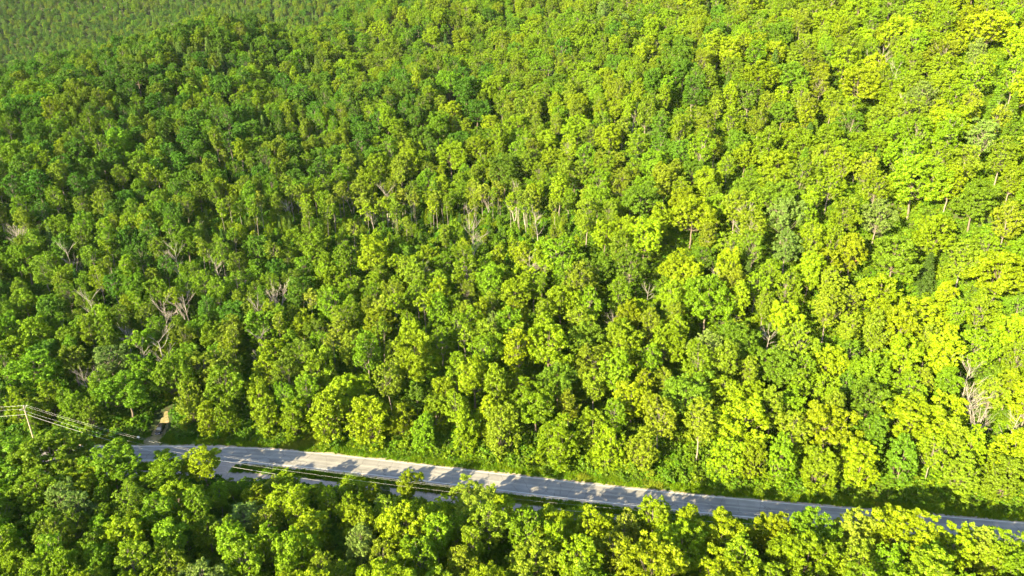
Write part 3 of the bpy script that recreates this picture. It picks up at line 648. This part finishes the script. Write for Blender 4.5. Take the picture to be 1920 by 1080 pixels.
def instancer(name, items, kind='stuff'):
    """points with attributes, one instance node per pattern and tone: what nobody could count"""
    combos = sorted({t['key'] for t in items}); ci = {c: n for n, c in enumerate(combos)}
    me = bpy.data.meshes.new(name); n = len(items); me.vertices.add(n)
    me.vertices.foreach_set('co', np.array([(t['x'], t['y'], t['z']) for t in items], np.float32).ravel())
    a = me.attributes.new('pick', 'INT', 'POINT'); a.data.foreach_set('value', np.array([ci[t['key']] for t in items], np.int32))
    a = me.attributes.new('turn', 'FLOAT_VECTOR', 'POINT'); a.data.foreach_set('vector', np.array([(0, 0, t['rz']) for t in items], np.float32).ravel())
    a = me.attributes.new('size', 'FLOAT_VECTOR', 'POINT'); a.data.foreach_set('vector', np.array([(t['s'], t['s'], t['sz']) for t in items], np.float32).ravel())
    a = me.attributes.new('tone', 'FLOAT_COLOR', 'POINT'); a.data.foreach_set('color', np.array([(*lit_leaf_colour(t), 1) for t in items], np.float32).ravel())
    o = link(name, me); tag(o, kind=kind)
    ng = bpy.data.node_groups.new(name, 'GeometryNodeTree')
    ng.interface.new_socket('Geometry', in_out='INPUT', socket_type='NodeSocketGeometry'); ng.interface.new_socket('Geometry', in_out='OUTPUT', socket_type='NodeSocketGeometry')
    N = ng.nodes; L = ng.links.new
    gi = N.new('NodeGroupInput'); go = N.new('NodeGroupOutput'); J = N.new('GeometryNodeJoinGeometry')
    def attr(nm, ty): q = N.new('GeometryNodeInputNamedAttribute'); q.data_type = ty; q.inputs['Name'].default_value = nm; return q.outputs['Attribute']
    pk, tu, si = attr('pick', 'INT'), attr('turn', 'FLOAT_VECTOR'), attr('size', 'FLOAT_VECTOR')
    er = N.new('FunctionNodeEulerToRotation'); L(tu, er.inputs[0])
    for key, idx in ci.items():
        po = bpy.data.objects.new(PROTO[key]['kind'] + '_pattern', PROTO[key]['both'])
        oi = N.new('GeometryNodeObjectInfo'); oi.inputs['Object'].default_value = po; oi.inputs['As Instance'].default_value = True
        cmp = N.new('FunctionNodeCompare'); cmp.data_type = 'INT'; cmp.operation = 'EQUAL'; L(pk, cmp.inputs['A'] if False else cmp.inputs[2]); cmp.inputs[3].default_value = idx
        ip = N.new('GeometryNodeInstanceOnPoints'); L(gi.outputs[0], ip.inputs['Points']); L(cmp.outputs[0], ip.inputs['Selection']); L(oi.outputs['Geometry'], ip.inputs['Instance'])
        L(er.outputs[0], ip.inputs['Rotation']); L(si, ip.inputs['Scale']); L(ip.outputs[0], J.inputs[0])
    L(J.outputs[0], go.inputs[0])
    md = o.modifiers.new('copies', 'NODES'); md.node_group = ng
    return o
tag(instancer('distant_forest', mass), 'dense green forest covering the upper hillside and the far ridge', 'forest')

# dead trees
dl = []
for x, y, v, H in DEADPOS:
    z = float(ground(x, y)); px, py, f = project(x, y, z + H)
    dl.append(dict(kind='dead_tree', x=x, y=y, z=z, v=v, H=H, tx=float(px)))
gd = {}
for t in dl: gd.setdefault(place(t), []).append(t)
for pl, L in gd.items():
    L.sort(key=lambda t: t['tx'])
    for n, t in enumerate(L, 1):
        who = 'the only one' if len(L) == 1 else ('leftmost' if n == 1 else ('rightmost' if n == len(L) else ordinal(n) + ' from left'))
        look = 'tall pale dead conifer with short side branches' if t['v'] == 7 else ('leafless many-stemmed pale dead tree' if t['v'] in (1, 3, 5) else 'leafless single-stemmed pale dead tree')
        t['label'] = f'{look}, {who} {pl}' if t['v'] != 7 else look + ' on the left ridge'
for t in dl:
    tr, lb, H0 = DEAD[t['v']]; s = t['H'] / H0
    e = link('dead_tree', None, loc=(t['x'], t['y'], t['z']), rz=random.random() * 6.28); e.scale = (s, s, s); tag(e, t['label'], 'tree', 'leafless dead trees')
    link('trunk', tr, e)
    for b in lb: link('branch', b, e)

# ------------------------------------------------------------------ undergrowth, verge plants and grass
U = []
n = 46000
X = (rng.random(n) * 2 - 1); Y = 55 + 350 * rng.random(n) ** 0.9; X = X * (0.82 * Y + 15); Dd = Y - road_y(X)
keep = (np.abs(Dd + 0.3) > ROAD_HALF + 3.2) & ~((Dd > -12.6) & (Dd < -6.6) & (X > -128) & (X < 28))
keep &= (dist_poly(X, Y, drive) > 3.2) & (dist_poly(X, Y, track) > 3.6) & (dist_poly(X, Y, bank) > 4.5) & (np.hypot(X - CAR[0], Y - CAR[1]) > 4.5)
X, Y, Dd = X[keep], Y[keep], Dd[keep]; Z = ground(X, Y)
for x, y, z, d in zip(X, Y, Z, Dd):
    e = abs(d); s = 0.5 + 0.7 * rng.random()
    if e < 8: s *= 0.55
    v = rng.random()
    U.append(dict(key=f'bush{int(rng.integers(3))}', x=x, y=y, z=z - 0.1, s=s * (1 + 0.3 * rng.random()), sz=s, rz=rng.random() * 6.28, tone='vivid green' if v > .75 else ('deep green' if v > .25 else 'fresh green')))
tag(instancer('undergrowth', U), 'dense green undergrowth between the trees', 'undergrowth')
# roadside grass: tufts of blades
rg = np.random.default_rng(5)
def tuft(n, r, h):
    P = rg.normal(size=(n, 2)) * r * 0.5; a = rg.random(n) * 6.28; w = 0.035 + 0.03 * rg.random(n); hh = h * (0.6 + 0.7 * rg.random(n)); ln = rg.normal(size=(n, 2)) * h * 0.35
    dx, dy = np.cos(a) * w, np.sin(a) * w; z0 = np.zeros(n) - 0.03
    p0 = np.c_[P[:, 0] - dx, P[:, 1] - dy, z0]; p1 = np.c_[P[:, 0] + dx, P[:, 1] + dy, z0]
    p2 = np.c_[P[:, 0] + dx * .4 + ln[:, 0], P[:, 1] + dy * .4 + ln[:, 1], hh]; p3 = np.c_[P[:, 0] - dx * .4 + ln[:, 0], P[:, 1] - dy * .4 + ln[:, 1], hh]
    return np.stack([p0, p1, p2, p3], 1).reshape(-1, 3), np.arange(4 * n).reshape(-1, 4), rg.random(n)
for i in range(3):
    V, F, tn = tuft(70, 0.55, 0.42 + 0.1 * i); PROTO[f'tuft_grass{i}'] = dict(kind='grass', H=.5, R=.5, both=mesh('grass_tuft', V, F, [M_LEAF], tn))
Gs = []
xs = np.arange(-150, 190, 0.42)
for (o1, o2, dens) in ((ROAD_HALF + 0.75, ROAD_HALF + 6.5, 9), (-7.3, -ROAD_HALF - 1.25, 7), (-15, -11.7, 4)):
    for x0 in xs:
        for q in range(dens):
            if rng.random() > 0.62: continue
            x = x0 + rng.random() * 0.42; o = o1 + (o2 - o1) * rng.random(); y = float(road_y(x)) + o
            Gs.append((x, y, o))
for q in range(1500):
    k_ = rng.random() * (len(track) - 1); a_ = int(k_); f_ = k_ - a_; p_ = np.array(track[a_]) * (1 - f_) + np.array(track[a_ + 1]) * f_ + rng.normal(size=2) * (2.4 - 0.35 * k_)
    if p_[1] - road_y(p_[0]) > ROAD_HALF + 0.8: Gs.append((p_[0], p_[1], 50.0))
for q in range(900):
    k_ = rng.random() * (len(bank) - 1); a_ = int(k_); f_ = k_ - a_; p_ = np.array(bank[a_]) * (1 - f_) + np.array(bank[a_ + 1]) * f_ + rng.normal(size=2) * 2.2
    Gs.append((p_[0], p_[1], 60.0))
A = np.array(Gs); kd = (A[:, 2] > 40) | (dist_poly(A[:, 0], A[:, 1], drive) > 2.3) & (dist_poly(A[:, 0], A[:, 1], track) > 3.0) & ~((A[:, 2] < -3) & (A[:, 2] > -8) & (A[:, 0] > -86.5) & (A[:, 0] < -73.5))
A = A[kd]; AZ = ground(A[:, 0], A[:, 1]); dry = vnoise(A[:, 0], A[:, 1], 9)
items = []
for (x, y, o), z, dv in zip(A, AZ, dry):
    s = 0.7 + 0.7 * rng.random(); edge = (ROAD_HALF < o < ROAD_HALF + 1.3) or (-ROAD_HALF - 1.9 < o < 0)
    if edge or o > 40: s *= 0.6
    tone = 'straw-tinged' if o > 55 or (o > 40 and rng.random() < 0.3) or (edge and rng.random() < 0.35) or dv > 0.80 else ('vivid green' if rng.random() < 0.3 else 'fresh green')
    items.append(dict(key=f'tuft_grass{int(rng.integers(3))}', x=x, y=y, z=z + 0.02, s=s, sz=s, rz=rng.random() * 6.28, tone=tone))
tag(instancer('roadside_grass', items), 'green grass growing on the verges along the road', 'grass')

# ------------------------------------------------------------------ power poles and cables
M_POLE = plain('weathered_pole', (0.36, 0.29, 0.22), 0.9, noise=0.25, scale=2)
M_WIRE = plain('aluminium_cable', (0.5, 0.5, 0.5), 0.45, metal=0.0, noise=0.05)
M_GLAZE = plain('insulator_glaze', (0.55, 0.56, 0.55), 0.25, noise=0.05)
M_TIN = plain('grey_tank', (0.4, 0.41, 0.42), 0.5, noise=0.1)
def box(cx, cy, cz, sx, sy, sz):
    V = np.array([(cx + a * sx / 2, cy + b * sy / 2, cz + c * sz / 2) for a in (-1, 1) for b in (-1, 1) for c in (-1, 1)])
    F = np.array([(0, 1, 3, 2), (4, 6, 7, 5), (0, 4, 5, 1), (2, 3, 7, 6), (0, 2, 6, 4), (1, 5, 7, 3)]); return V, F
POLES = []
def pole(x, y, H, ang, label):
    z = float(ground(x, y)); e = link('power_pole', None, loc=(x, y, z), rz=ang); tag(e, label, 'pole', 'power poles along the road')
    link('post', Tubes().add([(0, 0, -0.6), (0, 0, H * 0.5), (0, 0, H)], [0.19, 0.16, 0.12], 10).add([(0, 0, H), (0, 0, H + 0.02)], [0.12, 0.001], 10).mesh('post', M_POLE), e)
    V, F = box(0, 0.16, H - 0.55, 2.4, 0.11, 0.13); link('crossarm', mesh('crossarm', V, F, [M_POLE]), e)
    br = Tubes(); br.add([(-0.75, 0.16, H - 0.62), (0, 0.14, H - 1.35)], [0.025, 0.025], 5); br.add([(0.75, 0.16, H - 0.62), (0, 0.14, H - 1.35)], [0.025, 0.025], 5)
    link('brace', br.mesh('brace', M_TIN), e)
    hooks = []
    for ix in (-1.05, 0.0, 1.05):
        zz = H - 0.48 if ix else H
        ins = Tubes().add([(ix, 0.16 if ix else 0, zz), (ix, 0.16 if ix else 0, zz + 0.08), (ix, 0.16 if ix else 0, zz + 0.16), (ix, 0.16 if ix else 0, zz + 0.24)], [0.03, 0.075, 0.06, 0.04], 8)
        link('insulator', ins.mesh('insulator', M_GLAZE), e); hooks.append((ix, 0.16 if ix else 0, zz + 0.22))
    hooks.append((0.18, 0, H - 2.6))
    c, s = math.cos(ang), math.sin(ang)
    POLES.append([(x + a * c - b * s, y + a * s + b * c, z + h) for a, b, h in hooks])
p1 = on_plane(44, 762, 13.5)[:2]; p2 = on_plane(379, 851, 9.6)[:2]; p3 = on_plane(1452, 968, 9.6)[:2]
p0 = (p1[0] - 55, p1[1] + 2.5); p4 = (p3[0] + 70, p3[1] - 9)
pz1 = 13.5 - float(ground(*p1))
pole(p0[0], p0[1], 11, 1.57, 'wooden power pole standing left of the picture')
pole(p1[0], p1[1], pz1, 1.35, 'weathered wooden power pole rising above the shrubs at the left edge')
pole(p2[0], p2[1], 9.6, 1.2, 'wooden power pole standing between the road and the gravel lane behind a narrow tree')
pole(p3[0], p3[1], 9.6, 1.4, 'wooden power pole half hidden by trees on the near verge at right')
pole(p4[0], p4[1], 9.6, 1.4, 'wooden power pole beyond the right end of the road in view')
WN = ['outer crossarm cable nearer the hillside', 'middle cable along the pole tops', 'outer crossarm cable nearer the camera', 'thick low bundled cable']
SPAN = ['left of the leaning pole', 'crossing the road from the left pole', 'along the near verge of the road', 'at the far right end of the road']
for s_, (a, b) in enumerate(zip(POLES[:-1], POLES[1:])):
    for w in range(4):
        A0, B0 = np.array(a[w]), np.array(b[w]); t = np.linspace(0, 1, 28)[:, None]; P = A0 + (B0 - A0) * t
        L = np.linalg.norm(B0 - A0); P[:, 2] -= 4 * (L * 0.014 + 0.15) * (t[:, 0] * (1 - t[:, 0])) * (1.25 if w == 3 else 1)
        r = 0.020 if w == 3 else 0.010
        tag(link('overhead_cable', Tubes().add(P, np.full(28, r), 5).mesh('overhead_cable', M_WIRE)), f'{WN[w]}, {SPAN[s_]}', 'cable', 'overhead power cables')

# ------------------------------------------------------------------ parked car on the driveway
M_CAR = plain('black_car_paint', (0.012, 0.013, 0.016), 0.22, noise=0.05, spec=0.6)
M_GLASS = plain('dark_car_glass', (0.02, 0.025, 0.03), 0.08, noise=0.02, spec=0.8)
M_TYRE = plain('tyre_rubber', (0.02, 0.02, 0.02), 0.9); M_RIM = plain('alloy_rim', (0.5, 0.5, 0.52), 0.35, metal=0.8)
M_LAMP = plain('headlamp_lens', (0.7, 0.72, 0.75), 0.15, spec=0.7); M_RED = plain('tail_lamp_lens', (0.35, 0.02, 0.02), 0.2)
def loft(secs):
    """sections along +x: (x, half width bottom, half width top, z bottom, z top)"""
    V = []; F = []
    for x, wb, wt, zb, zt in secs:
        zm = zb + 0.55 * (zt - zb)
        V += [(x, -wb * .94, zb), (x, -wb, zm), (x, -wt, zt - 0.06), (x, -wt * .82, zt), (x, wt * .82, zt), (x, wt, zt - 0.06), (x, wb, zm), (x, wb * .94, zb)]
    k = 8
    for i in range(len(secs) - 1):
        for j in range(k): F.append((i * k + j, i * k + (j + 1) % k, (i + 1) * k + (j + 1) % k, (i + 1) * k + j))
    for b in (0, (len(secs) - 1) * k):
        for q in ((0, 1, 2, 3), (0, 3, 4, 7), (4, 5, 6, 7)): F.append(tuple(b + v for v in q))
    return np.array(V), np.array(F)
cz = float(ground(*CAR)); ang = math.atan2(drive[0][1] - CAR[1], drive[0][0] - CAR[0])
car = link('parked_car', None, loc=(CAR[0], CAR[1], cz + 0.08), rz=ang); tag(car, 'small black car parked on the dirt driveway under the trees', 'car')
sl_ = math.atan2(float(ground(CAR[0] + math.cos(ang) * 2, CAR[1] + math.sin(ang) * 2)) - cz, 2); car.rotation_euler = (0, -sl_, ang)
V, F = loft([(-2.18, .74, .66, .38, .80), (-2.05, .86, .80, .26, .98), (-1.2, .90, .86, .22, 1.02), (0.9, .90, .86, .22, .98), (1.6, .88, .82, .24, .90), (2.1, .80, .72, .28, .78), (2.2, .70, .62, .36, .70)]); body = link('body', mesh('body', V, F, [M_CAR], smooth=True), car)
V, F = loft([(-1.75, .76, .70, .95, 1.02), (-1.25, .76, .64, .95, 1.42), (-0.2, .78, .66, .95, 1.50), (0.35, .78, .64, .95, 1.45), (1.05, .78, .72, .93, 1.0)]); link('cabin', mesh('cabin', V, F, [M_CAR], smooth=True), car)
def quad(name, pts, m, par):
    pts = np.array(pts, float); nrm = np.cross(pts[1] - pts[0], pts[2] - pts[0]); nrm /= np.linalg.norm(nrm)
    V = np.concatenate([pts, pts - nrm * 0.02]); F = np.array([(0, 1, 2, 3), (7, 6, 5, 4), (0, 4, 5, 1), (1, 5, 6, 2), (2, 6, 7, 3), (3, 7, 4, 0)]); return link(name, mesh(name, V, F, [m]), par)
quad('windshield', [(1.06, -.66, 1.03), (1.06, .66, 1.03), (.42, .54, 1.47), (.42, -.54, 1.47)], M_GLASS, car)
quad('rear_window', [(-1.78, .62, 1.05), (-1.78, -.62, 1.05), (-1.30, -.52, 1.43), (-1.30, .52, 1.43)], M_GLASS, car)
for sd in (-1, 1):
    quad('side_window', [(-1.15, .80 * sd, 1.04), (-.30, .80 * sd, 1.04), (-.30, .71 * sd, 1.42), (-1.05, .70 * sd, 1.38)][::sd], M_GLASS, car)
    quad('side_window', [(-.22, .80 * sd, 1.04), (.80, .80 * sd, 1.04), (.38, .71 * sd, 1.38), (-.22, .71 * sd, 1.42)][::sd], M_GLASS, car)
    V, F = box(2.10, .58 * sd, .66, .18, .26, .12); link('headlight', mesh('headlight', V, F, [M_LAMP]), car)
    V, F = box(-2.10, .62 * sd, .78, .14, .24, .14); link('tail_light', mesh('tail_light', V, F, [M_RED]), car)
    V, F = box(.72, .98 * sd, 1.02, .12, .18, .12); link('wing_mirror', mesh('wing_mirror', V, F, [M_CAR]), car)
    for wx in (-1.35, 1.35):
        w = link('wheel', Tubes().add([(0, -.09 * sd, 0), (0, -.10 * sd, 0), (0, .1 * sd, 0), (0, .11 * sd, 0)], [.22, .32, .32, .22], 20).mesh('wheel', M_TYRE), car, (wx, .80 * sd, .32))
        link('rim', Tubes().add([(0, .095 * sd, 0), (0, .115 * sd, 0), (0, .118 * sd, 0)], [.22, .20, .001], 16).mesh('rim', M_RIM), w)
V, F = box(2.19, 0, .56, .05, .8, .12); link('grille', mesh('grille', V, F, [M_TYRE]), car)
V, F = box(2.23, 0, .44, .03, .46, .11); link('number_plate', mesh('number_plate', V, F, [M_LAMP]), car)

# small pale marker sign beside the driveway
sx, sy = at(262, 830); sg = link('roadside_sign', None, loc=(sx, sy, float(ground(sx, sy)))); tag(sg, 'small pale roadside sign on a post left of the driveway', 'sign')
V, F = box(0, 0, .9, .08, .08, 2.0); link('post', mesh('post', V, F, [M_POLE]), sg)
V, F = box(0, -.06, 1.65, .62, .03, .62); link('sign_plate', mesh('sign_plate', V, F, [plain('pale_sign', (.62, .68, .62), .5)]), sg)
print('trees', len(TREES), 'single', len(single), 'mass', len(mass), 'bush', len(U), 'grass', len(items), {k: sum(t['kind'] == k and t['in'] for t in TREES) for k in LIMIT})

# ------------------------------------------------------------------ the air over the valley
zlo, zhi = float(V_GROUND[:, 2].min()) - 1.5, float(max(V_GROUND[:, 2].max(), CZ)) + 32
V, F = box(0, 1500, 0.5 * (zlo + zhi), 5300, 4300, zhi - zlo)
m, nt, out = mat('haze'); pv = nd(nt, 'ShaderNodeVolumePrincipled'); pv.inputs['Density'].default_value = 0.000014; pv.inputs['Color'].default_value = (0.86, 0.93, 1.0, 1); pv.inputs['Anisotropy'].default_value = 0.0
nt.links.new(pv.outputs[0], out.inputs['Volume'])
tag(link('haze', mesh('haze', V, F, [m])), kind='stuff')
